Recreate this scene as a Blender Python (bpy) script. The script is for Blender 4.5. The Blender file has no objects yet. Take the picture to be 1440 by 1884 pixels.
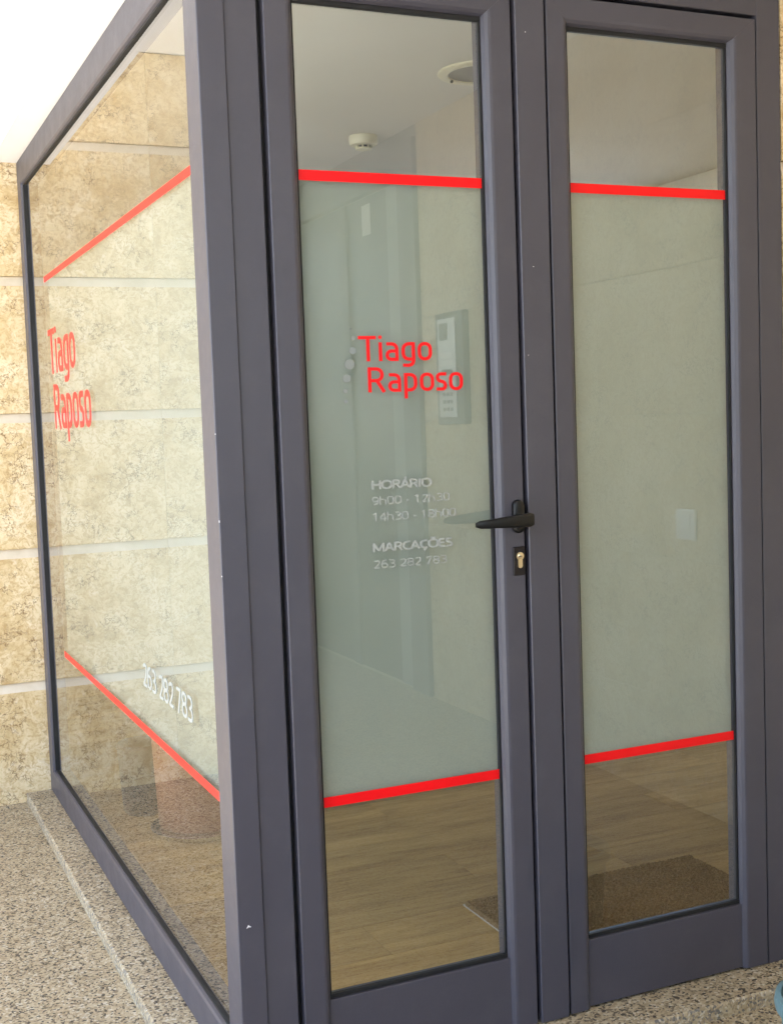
import bpy, bmesh, math, random
from mathutils import Vector, Matrix

random.seed(7)
sc = bpy.context.scene
col = sc.collection

# ------------------------------------------------------------------ camera
cam_d = bpy.data.cameras.new('camera')
cam = bpy.data.objects.new('camera', cam_d)
col.objects.link(cam)
CX = Vector((0.91357, -0.40512, -0.03561))
CY = Vector((0.06239, 0.05308, 0.99664))
CF = Vector((0.40187, 0.91272, -0.07376))
CP = Vector((-0.65351, -2.28717, 1.34673))
R = Matrix((CX, CY, -CF)).transposed().to_4x4()
cam.matrix_world = Matrix.Translation(CP) @ R
cam_d.sensor_fit = 'HORIZONTAL'
cam_d.sensor_width = 36.0
cam_d.lens = 57.93
cam_d.clip_start = 0.02
cam_d.clip_end = 1000
sc.camera = cam

# ------------------------------------------------------------------ sky, sun, exposure
SUN_EL = math.radians(65)
SUN_AZ = Vector((-0.97, -0.24, 0)).normalized()        # towards the sun
world = bpy.data.worlds.new('World')
sc.world = world
world.use_nodes = True
wn = world.node_tree
wn.nodes.clear()
sky = wn.nodes.new('ShaderNodeTexSky')
sky.sky_type = 'NISHITA'
sky.sun_disc = False
sky.sun_elevation = SUN_EL
sky.sun_rotation = math.atan2(SUN_AZ.x, SUN_AZ.y)
bg = wn.nodes.new('ShaderNodeBackground')
bg.inputs['Strength'].default_value = 0.15
wo = wn.nodes.new('ShaderNodeOutputWorld')
wn.links.new(sky.outputs[0], bg.inputs['Color'])
wn.links.new(bg.outputs[0], wo.inputs['Surface'])

sun_d = bpy.data.lights.new('sun', 'SUN')
sun_d.energy = 5.0
sun_d.angle = math.radians(0.53)
sun_d.color = (1.0, 0.965, 0.91)
sun = bpy.data.objects.new('sun', sun_d)
col.objects.link(sun)
to_sun = Vector((SUN_AZ.x * math.cos(SUN_EL), SUN_AZ.y * math.cos(SUN_EL), math.sin(SUN_EL)))
sun.rotation_euler = to_sun.to_track_quat('Z', 'Y').to_euler()
sun.location = (-6, -4, 12)

sc.view_settings.view_transform = 'Standard'
sc.view_settings.look = 'None'
sc.view_settings.exposure = 2.5
sc.view_settings.gamma = 1.0
sc.view_settings.use_curve_mapping = False
sc.cycles.max_bounces = 14
sc.cycles.diffuse_bounces = 8
sc.cycles.glossy_bounces = 6
sc.cycles.transmission_bounces = 8
sc.cycles.transparent_max_bounces = 24
sc.cycles.use_denoising = True
sc.cycles.sample_clamp_indirect = 6.0


# ------------------------------------------------------------------ materials
class NT:
    def __init__(self, name):
        self.m = bpy.data.materials.new(name)
        self.m.use_nodes = True
        self.t = self.m.node_tree
        self.t.nodes.clear()
        self.out = self.n('ShaderNodeOutputMaterial')

    def n(self, kind, **kw):
        nd = self.t.nodes.new(kind)
        for k, v in kw.items():
            if k in nd.inputs:
                nd.inputs[k].default_value = v
            else:
                setattr(nd, k, v)
        return nd

    def l(self, a, b):
        self.t.links.new(a, b)

    def surf(self, o):
        self.l(o, self.out.inputs['Surface'])

    def ramp(self, fac, stops, interp='LINEAR'):
        r = self.n('ShaderNodeValToRGB')
        r.color_ramp.interpolation = interp
        el = r.color_ramp.elements
        while len(el) < len(stops):
            el.new(0.5)
        for e, (p, c) in zip(el, stops):
            e.position = p
            e.color = c if len(c) == 4 else (*c, 1)
        self.l(fac, r.inputs['Fac'])
        return r.outputs['Color']

    def math(self, op, a, b=None):
        m = self.n('ShaderNodeMath')
        m.operation = op
        for i, v in enumerate((a, b)):
            if v is None:
                continue
            if isinstance(v, (int, float)):
                m.inputs[i].default_value = v
            else:
                self.l(v, m.inputs[i])
        return m.outputs[0]

    def mix(self, fac, a, b, blend='MIX'):
        m = self.n('ShaderNodeMix')
        m.data_type = 'RGBA'
        m.blend_type = blend
        for i, v in ((0, fac), (6, a), (7, b)):
            if isinstance(v, (int, float)):
                m.inputs[i].default_value = v
            elif isinstance(v, tuple):
                m.inputs[i].default_value = v if len(v) == 4 else (*v, 1)
            else:
                self.l(v, m.inputs[i])
        return m.outputs[2]

    def coord(self, rnd=0.0, scale=(1, 1, 1)):
        tc = self.n('ShaderNodeTexCoord')
        o = tc.outputs['Object']
        mp = self.n('ShaderNodeMapping')
        mp.inputs['Scale'].default_value = scale
        self.l(o, mp.inputs['Vector'])
        o = mp.outputs[0]
        if rnd:
            oi = self.n('ShaderNodeObjectInfo')
            v = self.n('ShaderNodeVectorMath')
            v.operation = 'SCALE'
            v.inputs[0].default_value = (rnd, rnd * 0.63, rnd * 1.31)
            self.l(oi.outputs['Random'], v.inputs['Scale'])
            ad = self.n('ShaderNodeVectorMath')
            ad.operation = 'ADD'
            self.l(o, ad.inputs[0])
            self.l(v.outputs[0], ad.inputs[1])
            o = ad.outputs[0]
        return o

    def noise(self, vec, scale, detail=2.0, rough=0.5, dist=0.0):
        nd = self.n('ShaderNodeTexNoise')
        nd.inputs['Scale'].default_value = scale
        nd.inputs['Detail'].default_value = detail
        nd.inputs['Roughness'].default_value = rough
        nd.inputs['Distortion'].default_value = dist
        self.l(vec, nd.inputs['Vector'])
        return nd

    def bump(self, h, strength, dist):
        b = self.n('ShaderNodeBump')
        b.inputs['Strength'].default_value = strength
        b.inputs['Distance'].default_value = dist
        self.l(h, b.inputs['Height'])
        return b.outputs[0]

    def pbsdf(self, color, rough=0.5, metal=0.0, spec=0.5, normal=None):
        p = self.n('ShaderNodeBsdfPrincipled')
        for k, v in (('Base Color', color), ('Roughness', rough), ('Metallic', metal), ('Specular IOR Level', spec)):
            if isinstance(v, (int, float)):
                p.inputs[k].default_value = v
            elif isinstance(v, tuple):
                p.inputs[k].default_value = (*v, 1)
            else:
                self.l(v, p.inputs[k])
        if normal is not None:
            self.l(normal, p.inputs['Normal'])
        self.surf(p.outputs[0])
        return p


def plain(name, color, rough=0.5, metal=0.0, spec=0.5, var=0.06, vscale=6.0, bscale=0, bdist=0.0004):
    k = NT(name)
    c = k.coord()
    nz = k.noise(c, vscale, 4)
    lo = tuple(max(0, v * (1 - var)) for v in color)
    hi = tuple(min(1, v * (1 + var)) for v in color)
    cc = k.ramp(nz.outputs[0], [(0.3, lo), (0.7, hi)])
    nrm = None
    if bscale:
        nrm = k.bump(k.noise(c, bscale, 2).outputs[0], 0.6, bdist)
    k.pbsdf(cc, rough, metal, spec, nrm)
    return k.m


def make_aluminium():
    k = NT('powder_coat_slate')
    c = k.coord()
    n1 = k.noise(c, 3.5, 5, 0.6)
    n2 = k.noise(c, 900, 2)
    base = k.ramp(n1.outputs[0], [(0.3, (0.049, 0.047, 0.064)), (0.7, (0.060, 0.057, 0.075))])
    base = k.mix(0.25, base, k.ramp(n2.outputs[0], [(0.35, (0.040, 0.038, 0.052)), (0.65, (0.076, 0.073, 0.093))]))
    wipe = k.noise(c, 11.0, 6, 0.7)
    base = k.mix(k.ramp(wipe.outputs[0], [(0.5, (0, 0, 0)), (0.8, (0.14, 0.14, 0.14))]), base, (0.13, 0.125, 0.13))
    rr = k.ramp(wipe.outputs[0], [(0.3, (0.36,) * 3), (0.7, (0.46,) * 3)])
    k.pbsdf(base, rr, 0.0, 0.5, k.bump(n2.outputs[0], 0.25, 0.0003))
    return k.m


def make_glass(name, f0, tint, single=False):
    k = NT(name)
    lw = k.n('ShaderNodeLayerWeight', Blend=0.5)
    p5 = k.math('POWER', lw.outputs['Facing'], 5.0)
    r1 = k.math('ADD', k.math('MULTIPLY', p5, 1 - f0), f0)
    fac = k.math('DIVIDE', k.math('MULTIPLY', r1, 2.0), k.math('ADD', r1, 1.0))   # both faces of the pane together
    if single:                       # inner face is wetted by the film: mostly the outer face mirrors
        fac = k.math('MULTIPLY', r1, 1.4)
    tr = k.n('ShaderNodeBsdfTransparent')
    tr.inputs['Color'].default_value = (*tint, 1)
    gl = k.n('ShaderNodeBsdfGlossy')
    gl.inputs['Roughness'].default_value = 0.0
    gl.inputs['Color'].default_value = (1, 1, 1, 1)
    mx = k.n('ShaderNodeMixShader')
    k.l(fac, mx.inputs[0])
    k.l(tr.outputs[0], mx.inputs[1])
    k.l(gl.outputs[0], mx.inputs[2])
    k.surf(mx.outputs[0])
    return k.m


def make_film():
    k = NT('frosted_film')
    c = k.coord()
    nz = k.noise(c, 3.0, 4)
    cc = k.ramp(nz.outputs[0], [(0.3, (0.330, 0.366, 0.328)), (0.7, (0.366, 0.400, 0.360))])
    d = k.n('ShaderNodeBsdfDiffuse')
    t = k.n('ShaderNodeBsdfTranslucent')
    k.l(cc, d.inputs['Color'])
    k.l(cc, t.inputs['Color'])
    mx = k.n('ShaderNodeMixShader')
    mx.inputs[0].default_value = 0.38
    k.l(d.outputs[0], mx.inputs[1])
    k.l(t.outputs[0], mx.inputs[2])
    k.surf(mx.outputs[0])
    return k.m


def make_stone():
    k = NT('limestone')
    c = k.coord(rnd=37.0)
    w = k.noise(c, 9.0, 5, 0.6)
    off = k.n('ShaderNodeVectorMath')
    off.operation = 'MULTIPLY_ADD'
    k.l(w.outputs['Color'], off.inputs[0])
    off.inputs[1].default_value = (0.09, 0.09, 0.09)
    k.l(c, off.inputs[2])
    wc = off.outputs[0]
    big = k.noise(wc, 7.0, 6, 0.66, 0.6)
    base = k.ramp(big.outputs[0], [(0.28, (0.44, 0.31, 0.145)), (0.42, (0.60, 0.465, 0.26)),
                                   (0.54, (0.68, 0.56, 0.36)), (0.76, (0.73, 0.63, 0.46))])
    fine = k.noise(wc, 62.0, 6, 0.72, 0.8)
    base = k.mix(k.ramp(fine.outputs[0], [(0.46, (0, 0, 0)), (0.60, (0.75, 0.75, 0.75))]), base, (0.42, 0.28, 0.12))
    pale = k.noise(wc, 26.0, 4, 0.6)
    base = k.mix(k.ramp(pale.outputs[0], [(0.6, (0, 0, 0)), (0.74, (0.6, 0.6, 0.6))]), base, (0.76, 0.67, 0.52))
    v = k.n('ShaderNodeTexVoronoi')
    v.feature = 'DISTANCE_TO_EDGE'
    v.inputs['Scale'].default_value = 27.0
    w2 = k.noise(c, 38.0, 4, 0.6)
    off2 = k.n('ShaderNodeVectorMath')
    off2.operation = 'MULTIPLY_ADD'
    k.l(w2.outputs['Color'], off2.inputs[0])
    off2.inputs[1].default_value = (0.075, 0.075, 0.075)
    k.l(wc, off2.inputs[2])
    k.l(off2.outputs[0], v.inputs['Vector'])
    line = k.ramp(v.outputs['Distance'], [(0.0, (1, 1, 1)), (0.022, (0.8, 0.8, 0.8)), (0.055, (0, 0, 0))])
    gate = k.ramp(k.noise(c, 11.0, 3, 0.6).outputs[0], [(0.49, (0, 0, 0)), (0.60, (0.9, 0.9, 0.9))])
    veins = k.mix(1.0, line, gate, 'MULTIPLY')
    base = k.mix(veins, base, (0.15, 0.08, 0.028))
    k.pbsdf(base, 0.42, 0, 0.4, k.bump(fine.outputs[0], 0.2, 0.002))
    return k.m


def make_granite(name, lift=0.0, rough=0.55):
    k = NT(name)
    c = k.coord()
    w = k.noise(c, 120.0, 3)
    off = k.n('ShaderNodeVectorMath')
    off.operation = 'MULTIPLY_ADD'
    k.l(w.outputs['Color'], off.inputs[0])
    off.inputs[1].default_value = (0.006, 0.006, 0.006)
    k.l(c, off.inputs[2])
    v = k.n('ShaderNodeTexVoronoi')
    v.inputs['Scale'].default_value = 200.0
    k.l(off.outputs[0], v.inputs['Vector'])
    sep = k.n('ShaderNodeSeparateColor')
    k.l(v.outputs['Color'], sep.inputs[0])
    L = lift
    cells = k.ramp(sep.outputs[0], [(0.0, (0.045 + L, 0.038 + L, 0.032 + L)), (0.135, (0.15 + L, 0.12 + L, 0.08 + L)),
                                    (0.24, (0.33, 0.265, 0.17)), (0.45, (0.43, 0.355, 0.24)),
                                    (0.72, (0.49, 0.42, 0.30)), (0.92, (0.58, 0.53, 0.43))], 'CONSTANT')
    big = k.noise(c, 9.0, 5, 0.6)
    tone = k.ramp(big.outputs[0], [(0.3, (0.76, 0.73, 0.68)), (0.7, (0.92, 0.91, 0.88))])
    cc = k.mix(1.0, cells, tone, 'MULTIPLY')
    k.pbsdf(cc, rough, 0, 0.4, k.bump(v.outputs['Distance'], 0.15, 0.001))
    return k.m


def make_wood():
    k = NT('oak_laminate')
    c = k.coord(rnd=23.0, scale=(1.6, 16, 1))
    c2 = k.coord(rnd=51.0, scale=(0.8, 5, 1))
    g = k.noise(c, 9.0, 6, 0.65, 0.8)
    b = k.noise(c2, 3.0, 5, 0.6, 0.5)
    base = k.ramp(g.outputs[0], [(0.25, (0.27, 0.155, 0.050)), (0.5, (0.46, 0.295, 0.112)), (0.75, (0.57, 0.385, 0.165))])
    patch = k.ramp(b.outputs[0], [(0.35, (0.25, 0.14, 0.045)), (0.62, (0.54, 0.355, 0.14))])
    cc = k.mix(0.5, base, patch)
    oi = k.n('ShaderNodeObjectInfo')
    tone = k.ramp(oi.outputs['Random'], [(0, (0.78, 0.76, 0.74)), (1, (1.08, 1.06, 1.02))])
    cc = k.mix(1.0, cc, tone, 'MULTIPLY')
    k.pbsdf(cc, 0.62, 0, 0.15, k.bump(g.outputs[0], 0.15, 0.0006))
    return k.m


def make_mat():
    k = NT('coir')
    c = k.coord()
    n1 = k.noise(c, 260, 3, 0.7)
    n2 = k.noise(c, 12, 4)
    cc = k.ramp(n1.outputs[0], [(0.3, (0.09, 0.05, 0.022)), (0.55, (0.26, 0.16, 0.075)), (0.75, (0.44, 0.30, 0.16))])
    cc = k.mix(0.35, cc, k.ramp(n2.outputs[0], [(0.3, (0.14, 0.082, 0.037)), (0.7, (0.28, 0.17, 0.08))]))
    k.pbsdf(cc, 0.95, 0, 0.1, k.bump(n1.outputs[0], 0.8, 0.003))
    return k.m


ALU = make_aluminium()
CLEAR = NT('clear_inner_face')
CLEAR_B = CLEAR.n('ShaderNodeBsdfTransparent')
CLEAR.surf(CLEAR_B.outputs[0])
CLEAR = CLEAR.m
DOORGLASS = make_glass('door_glass', 0.055, (0.955, 0.975, 0.95))
SIDEGLASS = make_glass('side_glass', 0.045, (0.955, 0.975, 0.95), True)
FILM = make_film()
STONE = make_stone()
GRANITE = make_granite('granite')
GRANITE_EDGE = make_granite('granite_sawn_edge', 0.12, 0.8)
WOOD = make_wood()
COIR = make_mat()
RED = plain('red_vinyl', (0.78, 0.004, 0.008), 0.3, 0, 0.3, 0.05)
WHITE_VINYL = plain('white_vinyl', (0.305, 0.322, 0.306), 0.45, 0, 0.35, 0.02)
DOTGREY = plain('grey_vinyl', (0.225, 0.245, 0.238), 0.45, 0, 0.3, 0.02)
RUBBER = plain('black_gasket', (0.012, 0.012, 0.013), 0.6, 0, 0.3, 0.2)
BLACK = plain('black_handle', (0.0045, 0.0045, 0.005), 0.36, 0, 0.35, 0.2)
DARKPLATE = plain('dark_plate', (0.012, 0.009, 0.009), 0.5, 0, 0.25, 0.1)
BRASS = plain('nickel_brass', (0.78, 0.66, 0.46), 0.3, 1.0, 0.5, 0.05)
PLASTER = plain('white_plaster', (0.82, 0.82, 0.815), 0.85, 0, 0.2, 0.02, 3.0, 160, 0.0006)
CEIL_IN = plain('room_ceiling_paint', (0.72, 0.70, 0.64), 0.8, 0, 0.2, 0.025, 2.0, 140, 0.0006)
WALL_IN = plain('room_wall_paint', (0.72, 0.70, 0.63), 0.8, 0, 0.2, 0.025, 2.0, 140, 0.0006)
CREAM = plain('cream_plastic', (0.76, 0.72, 0.55), 0.4, 0, 0.5, 0.02)
PAVE = plain('pavement_grey', (0.48, 0.47, 0.45), 0.8, 0, 0.2, 0.12, 0.6, 60, 0.002)
TERRA = plain('terracotta', (0.26, 0.10, 0.045), 0.55, 0, 0.4, 0.15, 5)
BINGREY = plain('dark_bin', (0.03, 0.03, 0.034), 0.45, 0, 0.4, 0.1)
STEEL = plain('polished_steel', (0.7, 0.71, 0.72), 0.12, 1.0, 0.5, 0.03)
TEAL = plain('teal_glaze', (0.13, 0.22, 0.235), 0.35, 0, 0.5, 0.12, 8)
LEAF = plain('pale_leaf', (0.22, 0.32, 0.22), 0.5, 0, 0.4, 0.2, 20)
SOIL = plain('soil', (0.04, 0.028, 0.02), 0.95, 0, 0.1, 0.3, 60)
DOORGREY = plain('door_grey', (0.11, 0.12, 0.13), 0.5, 0, 0.4, 0.06)
DOORLIT = plain('door_lit_grey', (0.30, 0.32, 0.33), 0.5, 0, 0.4, 0.06)  # paler copy of the door grey, light painted onto the frame side
DOORDARK = plain('door_dark', (0.035, 0.04, 0.045), 0.35, 0, 0.5, 0.1)
SWITCHW = plain('switch_white', (0.78, 0.78, 0.76), 0.35, 0, 0.5, 0.02)
IC_SILVER = plain('intercom_silver', (0.62, 0.63, 0.62), 0.35, 0.2, 0.5, 0.03)
IC_DARK = plain('intercom_dark', (0.08, 0.085, 0.085), 0.5, 0, 0.4, 0.05)
REFL = plain('lamp_reflector', (0.15, 0.14, 0.085), 0.4, 0.0, 0.4, 0.3, 14)
FACADE = plain('facade_render', (0.62, 0.58, 0.50), 0.85, 0, 0.2, 0.05, 1.5, 60, 0.001)
PAPER = plain('paper', (0.85, 0.86, 0.84), 0.7, 0, 0.2, 0.02)
MATEDGE = plain('mat_backing', (0.42, 0.36, 0.29), 0.8, 0, 0.2, 0.1)
CHIP = plain('bare_primer', (0.75, 0.74, 0.76), 0.6, 0, 0.3, 0.02)


# ------------------------------------------------------------------ object helpers
def thing(name, label, cat, loc=(0, 0, 0), group=None):
    o = bpy.data.objects.new(name, None)
    o.empty_display_size = 0.1
    o.location = loc
    col.objects.link(o)
    o['label'] = label
    o['category'] = cat
    if group:
        o['group'] = group
    return o


def tag(o, label, cat, group=None):
    o['label'] = label
    o['category'] = cat
    if group:
        o['group'] = group
    return o


def origin(parent):
    v = Vector((0, 0, 0))
    while parent is not None:
        v += Vector(parent.location)
        parent = parent.parent
    return v


def obj(name, bm, mat, parent=None, smooth=False, at=None):
    """bm holds world coordinates; at = where a top-level mesh has its base"""
    off = origin(parent) if at is None else Vector(at)
    bmesh.ops.translate(bm, verts=bm.verts, vec=-off)
    bmesh.ops.recalc_face_normals(bm, faces=bm.faces)
    me = bpy.data.meshes.new(name)
    bm.to_mesh(me)
    bm.free()
    if mat:
        me.materials.append(mat)
    if smooth:
        for p in me.polygons:
            p.use_smooth = True
        try:
            me.set_sharp_from_angle(angle=math.radians(smooth if smooth > 1 else 35))
        except Exception:
            pass
    o = bpy.data.objects.new(name, me)
    if at is not None:
        o.location = at
    if parent:
        o.parent = parent
    col.objects.link(o)
    return o


def struct(o):
    o['kind'] = 'structure'
    return o


def add_box(bm, x0, x1, y0, y1, z0, z1, bev=0.0, seg=1):
    vs = [bm.verts.new((x, y, z)) for x in (x0, x1) for y in (y0, y1) for z in (z0, z1)]
    idx = [(0, 1, 3, 2), (4, 6, 7, 5), (0, 4, 5, 1), (2, 3, 7, 6), (0, 2, 6, 4), (1, 5, 7, 3)]
    fs = [bm.faces.new([vs[i] for i in f]) for f in idx]
    if bev:
        es = list({e for f in fs for e in f.edges})
        bmesh.ops.bevel(bm, geom=es, offset=bev, segments=seg, affect='EDGES', profile=0.5)


def box(name, b, mat, parent=None, bev=0.0, at=None, seg=1):
    bm = bmesh.new()
    add_box(bm, *b, bev=bev, seg=seg)
    return obj(name, bm, mat, parent, at=at)


def add_loft(bm, ring_a, ring_b, cap=True):
    n = len(ring_a)
    va = [bm.verts.new(p) for p in ring_a]
    vb = [bm.verts.new(p) for p in ring_b]
    for i in range(n):
        j = (i + 1) % n
        bm.faces.new((va[i], va[j], vb[j], vb[i]))
    if cap:
        bm.faces.new(va)
        bm.faces.new(vb)


def lathe(bm, prof, cx, cy, seg=40, axis='Z', c3=0.0):
    """prof: list of (radius, height); axis Z at (cx,cy), axis Y at (x=cx, z=cy) with height along y from c3"""
    rings = []
    for r, h in prof:
        ring = []
        for i in range(seg):
            a = 2 * math.pi * i / seg
            if axis == 'Z':
                ring.append(bm.verts.new((cx + r * math.cos(a), cy + r * math.sin(a), h)))
            else:
                ring.append(bm.verts.new((cx + r * math.cos(a), c3 + h, cy + r * math.sin(a))))
        rings.append(ring)
    for a, b in zip(rings, rings[1:]):
        for i in range(seg):
            j = (i + 1) % seg
            bm.faces.new((a[i], a[j], b[j], b[i]))
    bm.faces.new(rings[0])
    bm.faces.new(rings[-1])


# ------------------------------------------------------------------ the setting
bm = bmesh.new()
add_box(bm, -150, 150, -150, 150, -0.5, -0.12)
struct(obj('ground', bm, PAVE))
bm = bmesh.new()
add_box(bm, -2.05, 1.93, -6.4, 2.42, -0.4, 0.0, bev=0.006)
struct(obj('porch_floor', bm, GRANITE))

CZ = 2.722          # porch ceiling
bm = bmesh.new()
add_box(bm, -1.90, 3.4, -6.6, 5.2, CZ, 2.90)
struct(obj('porch_ceiling', bm, PLASTER))

# the building above and around the porch
b = thing('building', 'rendered building block standing over the porch', 'building', (0.8, 1.0, 2.9))
box('wall', (-1.85, 3.4, -6.5, 5.2, 2.905, 9.0), FACADE, b)

# granite kerb under the glazing
kerb = thing('granite_kerb', 'low speckled granite kerb step under the glass screen and doors', 'kerb', (0.5, 0, 0))
KZ = 0.035


def kerb_slab(name, prof, axis, a, bb, mitre):
    bm = bmesh.new()
    ra, rb = [], []
    for s, z in prof:          # s: distance out from the frame line, outwards positive
        if axis == 'Y':
            ra.append((-s, a - s * mitre, z))
            rb.append((-s, bb, z))
        else:
            ra.append((a - s * mitre, -s, z))
            rb.append((bb, -s, z))
    add_loft(bm, ra, rb)
    return obj(name, bm, GRANITE, kerb)


def kprof(w):
    return [(-0.09, -0.003), (-0.09, KZ), (w - 0.005, KZ), (w - 0.0015, KZ - 0.0018), (w, KZ - 0.006), (w, -0.003)]


k1 = kerb_slab('kerb_slab', kprof(0.088), 'Y', -0.0005, 2.384, 1.0)
k2 = kerb_slab('kerb_slab', kprof(0.1045), 'X', 0.0005, 1.915, 1.0)
for k_ in (k1, k2):
    k_.data.materials.append(GRANITE_EDGE)
    for p in k_.data.polygons:
        nrm = p.normal
        if abs(nrm.z) < 0.95 and (nrm.x < -0.3 or nrm.y < -0.3):
            p.material_index = 1

# ---- stone cladding
SH = 0.4865


def slab_mesh(w, h, ch=True):
    """front towards -y, left bottom corner at origin; top edge splayed back"""
    bm = bmesh.new()
    d = 0.030
    t = 0.034 if ch else 0.002
    prof = [(d, 0.0), (0.0015, 0.0), (0.0, 0.0015), (0.0, h - t), (0.011 if ch else 0.001, h - 0.0012), (d, h - 0.0012)]
    g = 0.0005
    ra = [(g, y, z) for y, z in prof]
    rb = [(w - g, y, z) for y, z in prof]
    add_loft(bm, ra, rb)
    bmesh.ops.recalc_face_normals(bm, faces=bm.faces)
    me = bpy.data.meshes.new('slab')
    bm.to_mesh(me)
    bm.free()
    me.materials.append(STONE)
    me.materials.append(STONE_EDGE)
    for p in me.polygons:
        if ch and p.normal.z > 0.2 and p.normal.y < -0.5:
            p.material_index = 1
    return me


def make_stone_edge():
    k = NT('limestone_splay')
    c = k.coord(rnd=37.0)
    nz = k.noise(c, 14.0, 5, 0.6)
    cc = k.ramp(nz.outputs[0], [(0.3, (0.56, 0.48, 0.36)), (0.7, (0.66, 0.585, 0.475))])
    k.pbsdf(cc, 0.75, 0, 0.15)
    return k.m


STONE_EDGE = make_stone_edge()


def clad(parent, xs, zs, place, rotz=0.0, splay=True):
    """xs: list of joints along the wall, zs: list of joints up the wall"""
    cache = {}
    for z0, z1 in zip(zs, zs[1:]):
        for x0, x1 in zip(xs, xs[1:]):
            key = (round(x1 - x0, 4), round(z1 - z0, 4), splay and z1 < CZ - 0.01)
            if key not in cache:
                cache[key] = slab_mesh(*key)
            o = bpy.data.objects.new('slab', cache[key])
            o.location = Vector(place(x0, z0)) - origin(parent)
            o.rotation_euler = (0, 0, rotz)
            o.parent = parent
            col.objects.link(o)


WY = 2.386
w1 = thing('stone_wall', 'sunlit beige limestone slab wall meeting the far end of the glass side panel', 'wall', (-0.9, WY, 0))
box('backing', (-2.05, 0.02, WY + 0.028, WY + 0.26, -0.3, CZ - 0.004), STONE_EDGE, w1)
zj = [-0.046 + SH * i for i in range(6)] + [CZ - 0.002]
clad(w1, [-2.048, -1.248, -0.448, 0.018], zj, lambda x, z: (x, WY, z))

XW = 1.92
w2 = thing('stone_wall', 'limestone slab wall with intercom, mirrored in the door glass', 'wall', (XW, -3.0, 0))
box('backing', (XW + 0.028, XW + 0.25, -6.4, 0.30, -0.3, CZ - 0.004), STONE_EDGE, w2)
zj2 = [-0.13 + SH * i for i in range(6)] + [CZ - 0.002]
ys = [-0.002, -0.8, -1.6, -2.4, -3.08]
clad(w2, [-y for y in ys][:], zj2, lambda x, z: (XW, -x, z), rotz=-math.pi / 2, splay=False)
clad(w2, [5.0, 5.7, 6.4], zj2, lambda x, z: (XW, -x, z), rotz=-math.pi / 2, splay=False)

w3 = thing('stone_wall', 'narrow limestone pier beside the right door jamb', 'wall', (1.63, 0.0, 0))
box('backing', (1.353, XW + 0.02, 0.034, 0.20, -0.3, CZ - 0.004), STONE_EDGE, w3)
clad(w3, [1.353, 1.918], [KZ + 0.001] + zj[1:], lambda x, z: (x, 0.004, z))

pw = tag(box('added_porch_wall', (-2.04, -1.88, -6.4, -3.4, 0.001, CZ - 0.003), FACADE, at=(-1.96, -4.1, 0)), 'plain rendered wall added out of view to cut light from the street side of the porch', 'wall')  # unseen wall, added to hold side light off the door fronts

pw2 = tag(box('added_porch_wall', (-1.87, XW + 0.2, -6.55, -6.41, 0.001, 1.15), FACADE, at=(0, -6.48, 0)), 'low rendered parapet added out of view to cut low light at the far end of the porch opposite the doors', 'wall')  # unseen parapet, added so the lower frames catch less sky

# white lintel above the glazing
FZ = 2.297
lin = thing('lintel', 'white plastered lintel band above the glass screen', 'lintel', (0.5, 0, FZ))
box('side_band', (-0.086, 0.06, 0.062, WY - 0.002, FZ, CZ - 0.003), PLASTER, lin)
box('front_band', (-0.086, XW - 0.002, -0.105, 0.060, FZ, CZ - 0.003), PLASTER, lin)

# ------------------------------------------------------------------ the room behind the glass
RX0, RX1, RY0, RY1, RZ0, RZ1 = 0.095, 3.05, 0.055, 4.7, KZ, 2.42
fl = bpy.data.objects.new('laminate_floor', None)
fl.location = (1.5, 2.0, 0)
col.objects.link(fl)
struct(fl)
box('underlay', (0.091, RX1 + 0.1, 0.091, RY1 + 0.1, -0.3, RZ0 - 0.009), RUBBER, fl)
PW, PL = 0.192, 1.285
plank_cache = {}
row = 0
y = 0.0925
while y < RY1:
    offx = (row * 0.4287) % PL
    x = RX0 - offx
    while x < RX1:
        a, bb = max(x, RX0), min(x + PL, RX1)
        if bb - a > 0.03:
            key = round(bb - a, 3)
            if key not in plank_cache:
                pb = bmesh.new()
                add_box(pb, 0.0003, bb - a - 0.0003, 0.0003, PW - 0.0003, -0.008, 0.0, bev=0.0008)
                bmesh.ops.recalc_face_normals(pb, faces=pb.faces)
                me = bpy.data.meshes.new('plank')
                pb.to_mesh(me)
                pb.free()
                me.materials.append(WOOD)
                plank_cache[key] = me
            o = bpy.data.objects.new('plank', plank_cache[key])
            o.location = Vector((a, y, RZ0)) - Vector(fl.location)
            o.parent = fl
            col.objects.link(o)
        x += PL
    y += PW
    row += 1

bm = bmesh.new()
add_box(bm, 0.061, RX1 + 0.1, 0.061, RY1 + 0.1, RZ1, RZ1 + 0.2)
struct(obj('room_ceiling', bm, CEIL_IN))
box_wall = lambda b, label: tag(box('room_wall', b, WALL_IN, at=((b[0] + b[1]) / 2, (b[2] + b[3]) / 2, 0)), label, 'wall')
rw = thing('room_wall', 'painted side wall of the lobby seen through the right door glass', 'wall', (RX1 + 0.06, 2.4, 0))
WA, WB, WC, WD = 2.5, 4.4, 0.85, 2.15       # added window opening y0, y1, z0, z1
box('wall_piece', (RX1, RX1 + 0.12, 0.21, WA, -0.2, RZ1 - 0.002), WALL_IN, rw)
box('wall_piece', (RX1, RX1 + 0.12, WB, RY1, -0.2, RZ1 - 0.002), WALL_IN, rw)
box('wall_piece', (RX1, RX1 + 0.12, WA, WB, -0.2, WC), WALL_IN, rw)
box('wall_piece', (RX1, RX1 + 0.12, WA, WB, WD, RZ1 - 0.002), WALL_IN, rw)
lw_ = thing('lobby_fill_window', 'wide white framed window added unseen in the lobby side wall for light', 'window', (RX1 + 0.05, 3.70, WC))  # unseen window, added to brighten the lobby
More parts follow.
